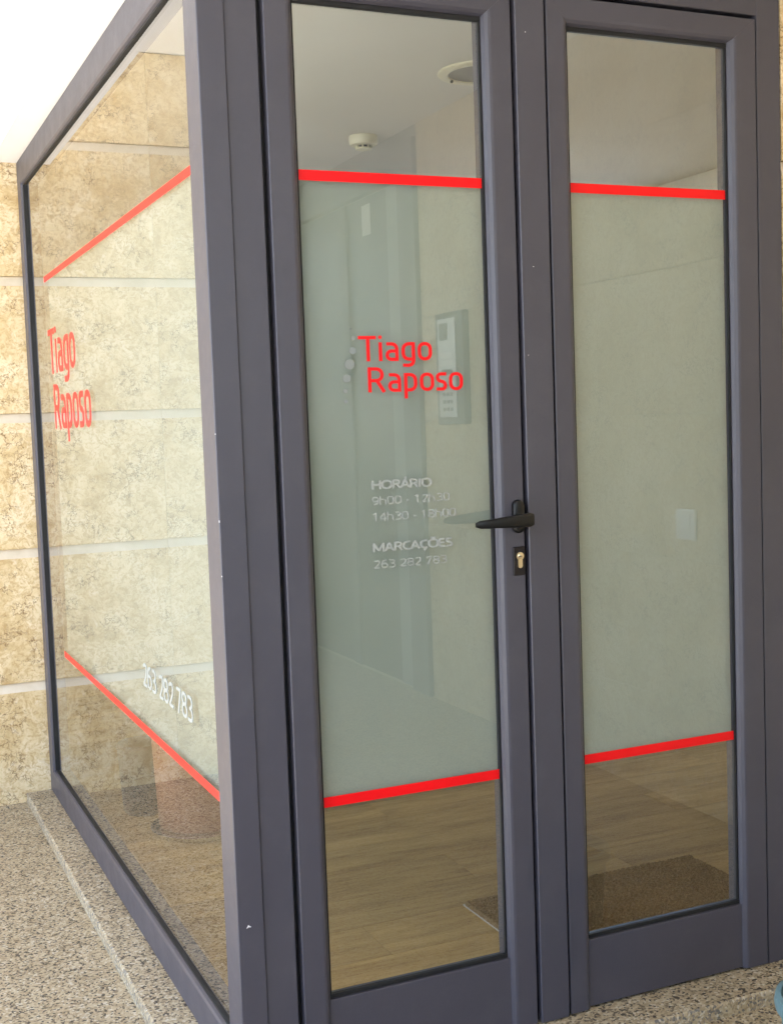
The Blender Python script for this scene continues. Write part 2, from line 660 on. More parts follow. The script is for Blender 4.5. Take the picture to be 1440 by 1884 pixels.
for bb in ((WA + 0.001, WB - 0.001, WC + 0.001, WC + 0.05), (WA + 0.001, WB - 0.001, WD - 0.05, WD - 0.001), (WA + 0.001, WA + 0.05, WC + 0.051, WD - 0.051),
           (WB - 0.05, WB - 0.001, WC + 0.051, WD - 0.051), (3.67, 3.73, WC + 0.051, WD - 0.051)):
    box('frame', (RX1 + 0.03, RX1 + 0.09, *bb), SWITCHW, lw_)
box('pane', (RX1 + 0.055, RX1 + 0.060, WA + 0.045, 3.675, WC + 0.045, WD - 0.045), CLEAR, lw_)
box('pane', (RX1 + 0.055, RX1 + 0.060, 3.725, WB - 0.045, WC + 0.045, WD - 0.045), CLEAR, lw_)
box_wall((RX0 - 0.1, RX1 + 0.12, RY1 + 0.002, RY1 + 0.14, -0.2, RZ1 - 0.002), 'pale painted wall at the back of the lobby')
box_wall((-0.08, 0.093, WY + 0.262, RY1, -0.2, RZ1 - 0.002), 'painted lobby wall standing behind the limestone wall')
box_wall((1.353, RX1 + 0.12, 0.202, 0.208, -0.2, RZ1 - 0.002), 'painted lobby wall behind the stone pier')

# ------------------------------------------------------------------ glazed screen
scr = thing('glazed_screen', 'slate grey aluminium glazed screen with red striped frosted side panel', 'glass screen', (0, 0, KZ))


def bar(name, prof, axis, a, bb, fn, parent, ma=0.0, mb=0.0, mat=None):
    """loft a profile (s, d) from a to bb; fn(s, d, t) -> world point; ends mitred by s*ma, s*mb"""
    bm = bmesh.new()
    ra = [fn(s, d, a + s * ma) for s, d in prof]
    rb = [fn(s, d, bb - s * mb) for s, d in prof]
    add_loft(bm, ra, rb)
    return obj(name, bm, mat or ALU, parent)


def rect(w, d0, d1, c=0.0012):
    return [(0, d1), (0, d0 + c), (c, d0), (w - c, d0), (w, d0 + c), (w, d1)]


# corner post: L of x 0..0.053, y 0..0.09
bm = bmesh.new()
c = 0.0016
ring = [(c, 0), (0.053 - c, 0), (0.053, c), (0.053, 0.09 - c), (0.053 - c, 0.09), (c, 0.09), (0, 0.09 - c), (0, c)]
add_loft(bm, [(x, y_, KZ + 0.001) for x, y_ in ring], [(x, y_, FZ - 0.001) for x, y_ in ring])
post = obj('corner_post', bm, ALU, scr)
# left jamb, header, right jamb (front)
bar('jamb', [(s, d) for s, d in rect(0.0636, 0.0045, 0.075)], 'Z', KZ + 0.001, FZ - 0.001, lambda s, d, t: (0.0533 + s, d, t), scr)
bar('header', rect(0.0815, 0.0045, 0.075), 'X', 0.1175, 1.2845, lambda s, d, t: (t, d, FZ - 0.001 - s), scr)
bar('jamb', rect(0.0655, 0.0045, 0.075), 'Z', KZ + 0.001, FZ - 0.001, lambda s, d, t: (1.3505 - s, d, t), scr)
# black strips put behind the gaps, their colour giving the rebate shade
box('gap_shade_strip', (0.117, 0.128, 0.024, 0.040, KZ + 0.004, 2.214), RUBBER, scr)
box('gap_shade_strip', (0.129, 1.2835, 0.030, 0.046, 2.198, 2.2148), RUBBER, scr)
box('gap_shade_strip', (1.2745, 1.2845, 0.024, 0.040, KZ + 0.004, 2.1975), RUBBER, scr)
# side panel frame at x = 0
SW = 0.086
sprof = [(0, 0.06), (0, 0.0012), (0.0012, 0), (SW - 0.008, 0), (SW - 0.002, 0.003), (SW, 0.009), (SW, 0.06)]
bar('bottom_rail', sprof, 'Y', 0.0905, WY - 0.003, lambda s, d, t: (d + 0.001, t, KZ + 0.001 + s), scr, 0, 0.9)
bar('top_rail', sprof, 'Y', 0.0905, WY - 0.003, lambda s, d, t: (d + 0.001, t, FZ - 0.001 - s), scr, 0, 0.9)
spr2 = [(s * 0.9, d) for s, d in sprof]
bar('side_stile', spr2, 'Z', KZ + 0.001, FZ - 0.001, lambda s, d, t: (d + 0.001, WY - 0.003 - s, t), scr, 1 / 0.9, 1 / 0.9)
# gaskets
GX = 0.016
z0, z1, y0, y1 = KZ + SW, FZ - SW, 0.0905, WY - 0.003 - SW * 0.9
for nm, bb in (('gasket', (0.010, 0.030, y0, y1, z0 - 0.001, z0 + 0.006)),
               ('gasket', (0.010, 0.030, y0, y1, z1 - 0.006, z1 + 0.001)),
               ('gasket', (0.008, 0.030, y1 - 0.012, y1 + 0.001, z0 + 0.006, z1 - 0.006))):
    box(nm, bb, RUBBER, scr)
side_pane = box('side_pane', (GX, GX + 0.012, y0 - 0.01, y1 + 0.004, z0 - 0.004, z1 + 0.004), SIDEGLASS, scr)


def outer_face_only(pane, axis):
    pane.data.materials.append(CLEAR)
    for p in pane.data.polygons:
        p.material_index = 0 if p.normal[axis] < -0.9 else 1


outer_face_only(side_pane, 0)


def sheet(name, pts, mat, parent):
    bm = bmesh.new()
    bm.faces.new([bm.verts.new(p) for p in pts])
    return obj(name, bm, mat, parent)


FY = 2.002
ZS = (1.8350, 1.8532, 0.5874, 0.6069)     # side stripes
fx = GX + 0.0125
sheet('frosted_film', [(fx, 0.085, ZS[2] + 0.002), (fx, FY, ZS[2] + 0.002), (fx, FY, ZS[1] - 0.002), (fx, 0.085, ZS[1] - 0.002)], FILM, side_pane)
box('stripe', (GX - 0.0006, GX - 0.0001, 0.0915, FY, ZS[0], ZS[1]), RED, side_pane)
box('stripe', (GX - 0.0006, GX - 0.0001, 0.0915, FY, ZS[2], ZS[3]), RED, side_pane)


# ------------------------------------------------------------------ lettering
def round_path(pts, rad, n=7):
    out = [Vector(pts[0])]
    for i in range(1, len(pts) - 1):
        p, q, s = Vector(pts[i - 1]), Vector(pts[i]), Vector(pts[i + 1])
        r = min(rad, (p - q).length * 0.5 if i > 1 else (p - q).length * 0.95, (s - q).length * 0.5 if i < len(pts) - 2 else (s - q).length * 0.95)
        a, b_ = q + (p - q).normalized() * r, q + (s - q).normalized() * r
        for k in range(n + 1):
            t = k / n
            out.append(a * (1 - t) ** 2 + q * 2 * t * (1 - t) * 0.86 + b_ * t * t + (a + b_) * 0.5 * 2 * t * (1 - t) * 0.14)
    out.append(Vector(pts[-1]))
    return out


def loop_path(x0, y0_, x1, y1_, rad, n=8):
    pts = [((x0 + x1) / 2, y1_), (x1, y1_), (x1, y0_), (x0, y0_), (x0, y1_), ((x0 + x1) / 2, y1_)]
    return round_path(pts, rad, n)[:-1]


def add_ribbon(bm, pts, w, th, fn, closed=False):
    n = len(pts)
    L, Rr = [], []
    for i in range(n):
        if closed:
            d1, d2 = pts[i] - pts[i - 1], pts[(i + 1) % n] - pts[i]
        else:
            d1 = pts[i] - pts[max(i - 1, 0)]
            d2 = pts[min(i + 1, n - 1)] - pts[i]
        if d1.length < 1e-9:
            d1 = d2
        if d2.length < 1e-9:
            d2 = d1
        d1, d2 = d1.normalized(), d2.normalized()
        n1, n2 = Vector((-d1.y, d1.x)), Vector((-d2.y, d2.x))
        m = (n1 + n2)
        m = m / max(0.5, m.dot(n1)) if m.length > 1e-6 else n1
        L.append(pts[i] + m * (w / 2))
        Rr.append(pts[i] - m * (w / 2))
    front = [[bm.verts.new(fn(p.x, p.y, th)) for p in s] for s in (L, Rr)]
    back = [[bm.verts.new(fn(p.x, p.y, 0)) for p in s] for s in (L, Rr)]
    rng = range(n) if closed else range(n - 1)
    for i in rng:
        j = (i + 1) % n
        bm.faces.new((front[0][i], front[0][j], front[1][j], front[1][i]))
        bm.faces.new((back[0][i], back[1][i], back[1][j], back[0][j]))
        bm.faces.new((front[0][i], back[0][i], back[0][j], front[0][j]))
        bm.faces.new((front[1][i], front[1][j], back[1][j], back[1][i]))
    if not closed:
        for i in (0, n - 1):
            bm.faces.new((front[0][i], front[1][i], back[1][i], back[0][i]))


def glyph(ch):
    if ch == 'T':
        return [('p', [(0, 182), (136, 182)]), ('p', [(74, 171), (74, 0)])]
    if ch == 'i':
        return [('p', [(13, 145), (13, 0)]), ('d', (12, 184, 14))]
    if ch == 'a':
        return [('r', [(8, 132), (87, 132), (87, 0)], 40), ('r', [(88, 12), (12, 12), (12, 77), (86, 77)], 34)]
    if ch == 'g':
        return [('r', [(92, 132), (12, 132), (12, 12), (92, 12)], 46), ('r', [(92, 143), (92, -38), (8, -34)], 44)]
    if ch == 'o':
        return [('l', (12, 12, 99, 132, 46))]
    if ch == 'R':
        return [('p', [(12, 0), (12, 193)]), ('r', [(14, 180), (108, 180), (108, 90), (14, 90)], 46), ('p', [(64, 94), (122, 0)])]
    if ch == 'p':
        return [('p', [(12, -55), (12, 143)]), ('r', [(12, 132), (89, 132), (89, 12), (12, 12)], 46)]
    if ch == 's':
        return [('r', [(82, 131), (12, 132), (12, 78), (74, 68), (74, 12), (2, 13)], 32)]


LOGO = [('T', 0, 0), ('i', 156, 0), ('a', 208, 0), ('g', 333, 0), ('o', 460, 0),
        ('R', 66, -240), ('a', 220, -240), ('p', 345, -240), ('o', 470, -240), ('s', 598, -240), ('o', 703, -240)]


def logo(parent, fn, mat, names=('lettering', 'lettering')):
    for line, nm in ((0, names[0]), (1, names[1])):
        bm = bmesh.new()
        for ch, gx, gy in LOGO:
            if (gy != 0) != bool(line):
                continue
            for i, st in enumerate(glyph(ch)):
                th = 0.0006 + 0.00022 * i
                sh = Vector((gx, gy))
                if st[0] == 'p':
                    add_ribbon(bm, [Vector(p) + sh for p in st[1]], 25, th, fn)
                elif st[0] == 'r':
                    add_ribbon(bm, [p + sh for p in round_path(st[1], st[2])], 25, th, fn)
                elif st[0] == 'l':
                    add_ribbon(bm, [p + sh for p in loop_path(*st[1])], 25, th, fn, True)
                else:
                    add_disc(bm, gx + st[1][0], gy + st[1][1], st[1][2], th, fn)
        obj(nm, bm, mat, parent)


def add_disc(bm, cx, cy, r, th, fn, n=24):
    pts = [(cx + r * math.cos(2 * math.pi * k / n), cy + r * math.sin(2 * math.pi * k / n)) for k in range(n)]
    add_loft(bm, [fn(x, y_, 0) for x, y_ in pts], [fn(x, y_, th) for x, y_ in pts])


def tglyph(ch):
    """stroke letters, cap height 100: (advance, strokes)"""
    A = {
        'H': (78, [('p', [(8, 0), (8, 100)]), ('p', [(68, 0), (68, 100)]), ('p', [(8, 52), (68, 52)])]),
        'O': (88, [('l', (8, 6, 80, 94, 40))]),
        'R': (68, [('p', [(8, 0), (8, 100)]), ('r', [(8, 94), (56, 94), (56, 48), (8, 48)], 24), ('p', [(34, 48), (62, 0)])]),
        'A': (76, [('p', [(3, 0), (36, 98)]), ('p', [(36, 98), (69, 0)]), ('p', [(15, 34), (57, 34)])]),
        'I': (26, [('p', [(12, 0), (12, 100)])]),
        'M': (96, [('p', [(8, 0), (8, 100)]), ('p', [(8, 98), (46, 10)]), ('p', [(46, 10), (84, 98)]), ('p', [(84, 0), (84, 100)])]),
        'C': (68, [('r', [(64, 92), (8, 96), (8, 4), (64, 8)], 42)]),
        'E': (58, [('p', [(8, 0), (8, 100)]), ('p', [(8, 94), (52, 94)]), ('p', [(8, 51), (48, 51)]), ('p', [(8, 6), (52, 6)])]),
        'S': (60, [('r', [(52, 90), (8, 96), (8, 56), (52, 46), (52, 4), (4, 8)], 26)]),
        '0': (64, [('l', (8, 6, 54, 94, 30))]),
        '1': (64, [('p', [(34, 0), (34, 100)]), ('p', [(34, 96), (12, 76)])]),
        '2': (64, [('r', [(9, 84), (30, 96), (54, 92), (52, 56), (9, 6)], 22), ('p', [(9, 6), (57, 6)])]),
        '3': (64, [('r', [(9, 92), (52, 96), (52, 52), (22, 52)], 22), ('r', [(24, 52), (55, 52), (55, 4), (7, 8)], 24)]),
        '4': (64, [('p', [(46, 0), (46, 100)]), ('p', [(46, 97), (6, 30)]), ('p', [(6, 26), (62, 26)])]),
        '6': (64, [('l', (8, 6, 56, 58, 26)), ('r', [(50, 94), (10, 94), (9, 30)], 36)]),
        '7': (64, [('p', [(6, 94), (56, 94)]), ('p', [(53, 92), (20, 0)])]),
        '8': (64, [('l', (7, 6, 57, 52, 24)), ('l', (10, 53, 54, 94, 22))]),
        '9': (64, [('l', (8, 42, 56, 94, 26)), ('r', [(14, 6), (54, 6), (55, 70)], 36)]),
        'h': (66, [('p', [(8, 0), (8, 105)]), ('r', [(8, 66), (54, 70), (54, 0)], 24)]),
        '-': (38, [('p', [(5, 36), (31, 36)])]),
        ' ': (32, []),
    }
    if ch == 'Á':
        a = A['A']
        return a[0], a[1] + [('p', [(32, 108), (48, 126)])]
    if ch == 'Õ':
        a = A['O']
        return a[0], a[1] + [('r', [(22, 110), (36, 122), (50, 110), (66, 122)], 10)]
    if ch == 'Ç':
        a = A['C']
        return a[0], a[1] + [('r', [(38, 2), (48, -14), (28, -24)], 8)]
    return A[ch]


def text_part(parent, s, width, height, fn, mat, stroke=12):
    """stroke text set to width x cap height; fn(u, v, depth) -> world"""
    adv = sum(tglyph(c_)[0] for c_ in s) - 8
    sx, sy = width / adv, height / 100.0
    bm = bmesh.new()
    parts = []
    x = 0.0
    F = lambda u, v, d: fn(u * sx, v * sy, d)
    for c_ in s:
        a, strokes = tglyph(c_)
        if c_ == ' ' and len(bm.verts):
            parts.append(obj('lettering', bm, mat, parent))
            bm = bmesh.new()
        for i, st in enumerate(strokes):
            th = 0.0006 + 0.00018 * i
            sh = Vector((x, 0))
            if st[0] == 'p':
                add_ribbon(bm, [Vector(p) + sh for p in st[1]], stroke, th, F)
            elif st[0] == 'r':
                add_ribbon(bm, [p + sh for p in round_path(st[1], st[2])], stroke, th, F)
            else:
                add_ribbon(bm, [p + sh for p in loop_path(*st[1])], stroke, th, F, True)
        x += a
    parts.append(obj('lettering', bm, mat, parent))
    return parts


SX, SY = 0.000281, 0.000256
# side panel: the same name three times as large
logo(side_pane, lambda u, v, d: (GX - 0.0001 - d, 1.982 - u * SX * 2.97, 1.532 + v * SY * 2.9), RED)
text_part(side_pane, '263 282 783', 0.470, 0.058, lambda u, v, d: (GX - 0.0001 - d, 0.800 - u, 0.7085 + v), WHITE_VINYL, 13)

# ------------------------------------------------------------------ doors
GY = 0.022
LB, LT = KZ + 0.004, 2.2045
ZRAIL_B, ZRAIL_T = 0.191, 2.1505


def stile_prof(w, bevel_in=True):
    # s from outer edge to glass edge
    return [(0, 0.052), (0, 0.0012), (0.0012, 0), (w - 0.0155, 0), (w - 0.010, 0.0012), (w - 0.004, 0.0062), (w - 0.001, 0.0125), (w, 0.0135), (w, 0.052)]


def door(name, label, xl, gx0, gx1, xr, texts):
    d = thing(name, label, 'door', ((xl + xr) / 2, 0, LB))
    wl, wr, wt = gx0 - xl, xr - gx1, LT - ZRAIL_T
    bar('stile', stile_prof(wl), 'Z', LB, LT, lambda s, dd, t: (xl + s, dd, t), d, 0, wt / wl)
    bar('stile', stile_prof(wr), 'Z', LB, LT, lambda s, dd, t: (xr - s, dd, t), d, 0, wt / wr)
    # top rail with mitred ends (left and right stile widths are almost equal)
    wm = (wl + wr) / 2
    bar('top_rail', stile_prof(wt), 'X', xl + 0.0003, xr - 0.0003, lambda s, dd, t: (t, dd, LT - s), d, wl / wt, wr / wt)
    # bottom rail, set back a little between the stiles
    box('bottom_rail', (gx0 - 0.012, gx1 + 0.012, 0.0095, 0.050, LB + 0.001, ZRAIL_B), ALU, d, 0.0012)
    # black glazing gaskets
    box('gasket', (gx0 + 0.0005, gx1 - 0.0005, 0.0135, 0.022, ZRAIL_B + 0.0005, ZRAIL_B + 0.010), RUBBER, d, 0.001)
    box('gasket', (gx0 + 0.0005, gx1 - 0.0005, 0.0135, 0.022, ZRAIL_T - 0.010, ZRAIL_T - 0.0005), RUBBER, d, 0.001)
    box('gasket', (gx0 + 0.0003, gx0 + 0.004, 0.016, 0.022, ZRAIL_B + 0.010, ZRAIL_T - 0.010), RUBBER, d)
    box('gasket', (gx1 - 0.004, gx1 - 0.0003, 0.016, 0.022, ZRAIL_B + 0.010, ZRAIL_T - 0.010), RUBBER, d)
    pane = box('glass_pane', (gx0 - 0.006, gx1 + 0.006, GY, GY + 0.012, ZRAIL_B - 0.006, ZRAIL_T + 0.006), DOORGLASS, d)
    outer_face_only(pane, 1)
    zs = (1.8098, 1.8301, 0.5794, 0.6001)
    fy = GY + 0.0125
    sheet('frosted_film', [(gx0 - 0.004, fy, zs[2] + 0.002), (gx1 + 0.004, fy, zs[2] + 0.002), (gx1 + 0.004, fy, zs[1] - 0.002), (gx0 - 0.004, fy, zs[1] - 0.002)], FILM, pane)
    box('stripe', (gx0 + 0.0006, gx1 - 0.001, GY - 0.0006, GY - 0.0001, zs[0], zs[1]), RED, pane)
    box('stripe', (gx0 + 0.0006, gx1 - 0.001, GY - 0.0006, GY - 0.0001, zs[2], zs[3]), RED, pane)
    if texts:
        F = lambda u, v, dd: (0.3042 + u * SX, GY - 0.0001 - dd, 1.4620 + v * SY)
        logo(pane, F, RED)
        # arc of seven dots beside the name
        for zx, zy, r in ((360, 190, 9), (375, 262, 14), (368, 358, 26), (340, 462, 38), (315, 570, 30), (303, 665, 18), (302, 745, 14)):
            bmd = bmesh.new()
            add_disc(bmd, zx - 412, 440 - zy, r, 0.0008, F)
            obj('dot', bmd, DOTGREY, pane)
        for s, w, h, x, z, bo in (('HORÁRIO', 0.131, 0.0172, 0.3216, 1.2075, 20), ('9h00 - 12h30', 0.173, 0.0165, 0.3204, 1.1760, 13),
                                  ('14h30 - 18h00', 0.187, 0.0165, 0.3195, 1.1435, 13), ('MARCAÇÕES', 0.176, 0.0172, 0.3195, 1.0820, 20),
                                  ('263 282 783', 0.163, 0.0165, 0.3188, 1.0480, 13)):
            text_part(pane, s, w, h, lambda u, v, dd, x=x, z=z: (x + u, GY - 0.0001 - dd, z + v), WHITE_VINYL, bo)
    return d


d1 = door('glazed_door', 'glazed door leaf with black lever handle, opening hours and red lettering on frosted glass', 0.1285, 0.188, 0.594, 0.6550, True)
d2 = door('glazed_door', 'plain glazed door leaf without handle, bare frosted glass between red stripes', 0.7395, 0.7945, 1.2095, 1.2785, False)
box('astragal', (0.6640, 0.7325, -0.0035, 0.050, LB - 0.002, LT), ALU, d2, 0.0014)
box('gap_shade_strip', (0.7326, 0.7394, 0.010, 0.040, LB, LT - 0.002), DARKPLATE, d2)  # dark strips here too, giving the shade in groove and meeting gap
box('gap_shade_strip', (0.6552, 0.6638, 0.026, 0.048, LB, LT - 0.002), RUBBER, d2)


def stadium(w, h, n=14):
    r = w / 2
    pts = []
    for k in range(n + 1):
        a = math.pi * k / n
        pts.append((r * math.cos(a), h / 2 - r + r * math.sin(a)))
    for k in range(n + 1):
        a = math.pi + math.pi * k / n
        pts.append((r * math.cos(a), -h / 2 + r + r * math.sin(a)))
    return pts


# lever handle
hx, hz = 0.6390, 1.1350
bm = bmesh.new()
layers = [(1.0, 0.0), (1.0, -0.006), (0.93, -0.0095), (0.78, -0.0115), (0.4, -0.0125)]
rings = []
for k, yy in layers:
    rings.append([bm.verts.new((hx + x * k, yy, hz + z * (k if k > 0.95 else 1 - (1 - k) * 0.40))) for x, z in stadium(0.0265, 0.070)])
for a, b_ in zip(rings, rings[1:]):
    for i in range(len(a)):
        j = (i + 1) % len(a)
        bm.faces.new((a[i], a[j], b_[j], b_[i]))
bm.faces.new(rings[0])
bm.faces.new(rings[-1])
handle = obj('handle', bm, BLACK, d1, smooth=40)
bm = bmesh.new()
lathe(bm, [(0.0095, -0.010), (0.0090, -0.034), (0.0092, -0.048)], hx - 0.006, hz - 0.003, 20, 'Y', 0.0)
obj('spindle', bm, BLACK, handle, smooth=40)
# lever: flat tapering bar bending from the hub towards the glass edge
bm = bmesh.new()
secs = []
N = 14
for i in range(N + 1):
    t = i / N
    x = hx + 0.0085 - t * 0.132
    yb = -0.050 - 0.004 * math.sin(t * math.pi)
    hh = 0.0155 - 0.0075 * min(1, t * 1.05)
    zc = hz - 0.004 - 0.0035 * t
    dth = 0.0075 - 0.0025 * t
    if i == N:
        hh *= 0.55
        dth *= 0.6
    if i == 0:
        hh *= 0.78
        dth *= 0.8
    ring = []
    for k in range(16):
        a = 2 * math.pi * k / 16
        ca, sa = math.cos(a), math.sin(a)
        ring.append(bm.verts.new((x, yb + dth * math.copysign(abs(ca) ** 0.55, ca), zc + hh * math.copysign(abs(sa) ** 0.55, sa))))
    secs.append(ring)
for a, b_ in zip(secs, secs[1:]):
    for i in range(16):
        j = (i + 1) % 16
        bm.faces.new((a[i], a[j], b_[j], b_[i]))
bm.faces.new(secs[0])
bm.faces.new(secs[-1])
obj('lever', bm, BLACK, handle, smooth=50)

# lock plate and cylinder
lock = box('lock_plate', (0.6250, 0.6535, -0.0042, -0.0001, 1.0115, 1.0715), DARKPLATE, d1, 0.0016)
lx, lz = 0.6398, 1.0520
bm = bmesh.new()
pts = []
r1, r2_ = 0.0085, 0.0050
a0 = math.asin(r2_ / r1)
for k in range(25):
    a = -math.pi / 2 + a0 + (2 * math.pi - 2 * a0) * k / 24
    pts.append((lx + r1 * math.cos(a), lz + r1 * math.sin(a)))
for k in range(9):
    a = math.pi + math.pi * k / 8
    pts.append((lx + r2_ * math.cos(a), lz - 0.0200 + r2_ * math.sin(a)))
add_loft(bm, [(x, -0.003, z) for x, z in pts], [(x, -0.0072, z) for x, z in pts])
cyl = obj('lock_cylinder', bm, BRASS, lock)
bm = bmesh.new()
lathe(bm, [(0.0062, -0.006), (0.0062, -0.0078), (0.0057, -0.0082)], lx, lz + 0.0003, 24, 'Y', 0.0)
bmesh.ops.translate(bm, verts=bm.verts, vec=(0, 0, 0))
bm2 = bmesh.new()
add_box(bm2, lx - 0.0045, lx + 0.0035, -0.0088, -0.0080, lz - 0.0008, lz + 0.0008)
# the lock face and key slot are pieces of the door's lock
o_face = obj('lock_face', bm, BRASS, lock, smooth=40)
obj('key_slot', bm2, RUBBER, lock)

# paint chips on the frame
for (cx, cy_, cz, s) in ((0.0215, -0.0003, 0.379, 0.0045),):
    bm = bmesh.new()
    ptsc = [(-1.0, -0.75), (-0.2, 0.7), (0.1, 0.75), (0.45, 0.15), (1.1, -0.1), (0.9, -0.45), (0.0, -0.2)]
    add_loft(bm, [(cx + x * s, cy_ + 0.0004, cz + z * s) for x, z in ptsc], [(cx + x * s, cy_, cz + z * s) for x, z in ptsc])
    obj('paint_chip', bm, CHIP, post)
for zc, s in ((1.166, 0.0020), (1.062, 0.0011), (1.33, 0.0009)):
    box('paint_chip', (-0.0002, 0.0010, -0.0002, 0.0008, zc - s, zc + s), CHIP, post)

for cx, cz, sxx, szz in ((0.6875, 2.1235, 0.0011, 0.0012), (0.6916, 1.6502, 0.0018, 0.0008), (0.6742, 1.4684, 0.0008, 0.0014)):
    bm = bmesh.new()
    ptsc = [(-1.0, -0.6), (-0.3, 0.8), (0.5, 0.6), (1.0, -0.2), (0.2, -0.9)]
    add_loft(bm, [(cx + x * sxx, -0.0030, cz + z * szz) for x, z in ptsc], [(cx + x * sxx, -0.0038, cz + z * szz) for x, z in ptsc])
    obj('paint_chip', bm, CHIP, d2)

# ------------------------------------------------------------------ things inside
# doormat
MX0, MX1, MY0, MY1 = 0.815, 1.560, 0.235, 0.668
mat_root = thing('doormat', 'brown coir doormat lying on the laminate floor', 'doormat', ((MX0 + MX1) / 2, (MY0 + MY1) / 2, RZ0))
bm = bmesh.new()
nx, ny = 170, 100
grid = []
for j in range(ny + 1):
    rowv = []
    for i in range(nx + 1):
        e = min(i, nx - i, j, ny - j)
        h = 0.010 + random.uniform(0, 0.0055) if e > 0 else 0.004
        jx, jy = random.uniform(-1, 1) * 0.0012, random.uniform(-1, 1) * 0.0012
        rowv.append(bm.verts.new((MX0 + 0.003 + (MX1 - MX0 - 0.006) * i / nx + jx, MY0 + 0.003 + (MY1 - MY0 - 0.006) * j / ny + jy, RZ0 + h)))
    grid.append(rowv)
for j in range(ny):
    for i in range(nx):
        bm.faces.new((grid[j][i], grid[j][i + 1], grid[j + 1][i + 1], grid[j + 1][i]))
obj('pile', bm, COIR, mat_root)
box('backing', (MX0 + 0.0015, MX1, MY0 + 0.001, MY1, RZ0 + 0.0003, RZ0 + 0.0040), MATEDGE, mat_root)

# smoke detector
dx, dy = 1.2575, 2.1924
det = thing('smoke_detector', 'round cream smoke detector on the lobby ceiling', 'detector', (dx, dy, RZ1 - 0.06))
bm = bmesh.new()
lathe(bm, [(0.054, RZ1 - 0.0005), (0.055, RZ1 - 0.004), (0.054, RZ1 - 0.028), (0.050, RZ1 - 0.034), (0.036, RZ1 - 0.036)], dx, dy, 40)
obj('base', bm, CREAM, det, smooth=40)
bm = bmesh.new()
lathe(bm, [(0.0245, RZ1 - 0.036), (0.0245, RZ1 - 0.045)], dx, dy, 30)
obj('sensor_core', bm, RUBBER, det)
bm = bmesh.new()
lathe(bm, [(0.031, RZ1 - 0.0448), (0.032, RZ1 - 0.047), (0.029, RZ1 - 0.0505), (0.012, RZ1 - 0.052)], dx, dy, 40)
obj('cap', bm, CREAM, det, smooth=40)
for k in range(8):
    a = 2 * math.pi * (k + 0.35) / 8
    bm = bmesh.new()
    add_box(bm, -0.0022, 0.0022, -0.004, 0.004, -0.0052, 0.0052)
    bmesh.ops.rotate(bm, verts=bm.verts, cent=(0, 0, 0), matrix=Matrix.Rotation(a, 3, 'Z'))
    bmesh.ops.translate(bm, verts=bm.verts, vec=(dx + 0.0285 * math.cos(a + math.pi / 2), dy + 0.0285 * math.sin(a + math.pi / 2), RZ1 - 0.0405))
    obj('rib', bm, CREAM, det)

# recessed downlight
qx, qy = 1.272, 1.267
dl = thing('ceiling_downlight', 'round white-rimmed recessed downlight in the lobby ceiling', 'downlight', (qx, qy, RZ1 - 0.02))
bm = bmesh.new()
prof = [(0.137, RZ1 - 0.0005), (0.138, RZ1 - 0.004), (0.133, RZ1 - 0.0085), (0.118, RZ1 - 0.011), (0.106, RZ1 - 0.0095), (0.104, RZ1 - 0.005)]
seg = 64
rings = [[bm.verts.new((qx + r_ * math.cos(2 * math.pi * i / seg), qy + r_ * math.sin(2 * math.pi * i / seg), h)) for i in range(seg)] for r_, h in prof]
for a, b_ in zip(rings, rings[1:]):
    for i in range(seg):
        j = (i + 1) % seg
        bm.faces.new((a[i], a[j], b_[j], b_[i]))
obj('rim', bm, CREAM, dl, smooth=50)
bm = bmesh.new()
lathe(bm, [(0.1045, RZ1 - 0.0049), (0.098, RZ1 - 0.0044), (0.06, RZ1 - 0.0030), (0.02, RZ1 - 0.0025)], qx, qy, 64)
obj('reflector', bm, REFL, dl, smooth=40)
bm = bmesh.new()
bmesh.ops.create_uvsphere(bm, u_segments=12, v_segments=8, radius=0.005)
bmesh.ops.translate(bm, verts=bm.verts, vec=(qx - 0.060, qy + 0.088, RZ1 - 0.013))
obj('screw', bm, RUBBER, dl, smooth=40)

# terracotta planter on a steel saucer, and a dark bin, behind the side panel
px_, py_ = 0.372, 1.665
pl = thing('planter', 'tall terracotta coloured planter on a shiny saucer behind the side glass', 'planter', (px_, py_, RZ0))
bm = bmesh.new()
lathe(bm, [(0.130, RZ0 + 0.022), (0.138, RZ0 + 0.030), (0.150, RZ0 + 0.30), (0.152, RZ0 + 0.50), (0.162, RZ0 + 0.505), (0.162, RZ0 + 0.545), (0.148, RZ0 + 0.546), (0.146, RZ0 + 0.515)], px_, py_, 44)
obj('pot', bm, TERRA, pl, smooth=35)
bm = bmesh.new()
lathe(bm, [(0.150, RZ0 + 0.0006), (0.160, RZ0 + 0.004), (0.166, RZ0 + 0.020), (0.162, RZ0 + 0.0215), (0.120, RZ0 + 0.0210)], px_, py_, 44)
obj('saucer', bm, STEEL, pl, smooth=35)
bm = bmesh.new()
lathe(bm, [(0.145, RZ0 + 0.516), (0.06, RZ0 + 0.522), (0.01, RZ0 + 0.523)], px_, py_, 30)
obj('soil', bm, SOIL, pl)
bx_, by_ = 0.246, 1.945
bn = thing('waste_bin', 'small dark grey bin standing behind the planter inside the side glass', 'bin', (bx_, by_, RZ0))
bm = bmesh.new()
lathe(bm, [(0.062, RZ0 + 0.0006), (0.070, RZ0 + 0.012), (0.082, RZ0 + 0.225)], bx_, by_, 36)
obj('body', bm, BINGREY, bn, smooth=35)
bm = bmesh.new()
lathe(bm, [(0.084, RZ0 + 0.2255), (0.087, RZ0 + 0.233), (0.080, RZ0 + 0.243), (0.03, RZ0 + 0.252)], bx_, by_, 36)
obj('lid', bm, BINGREY, bn, smooth=35)

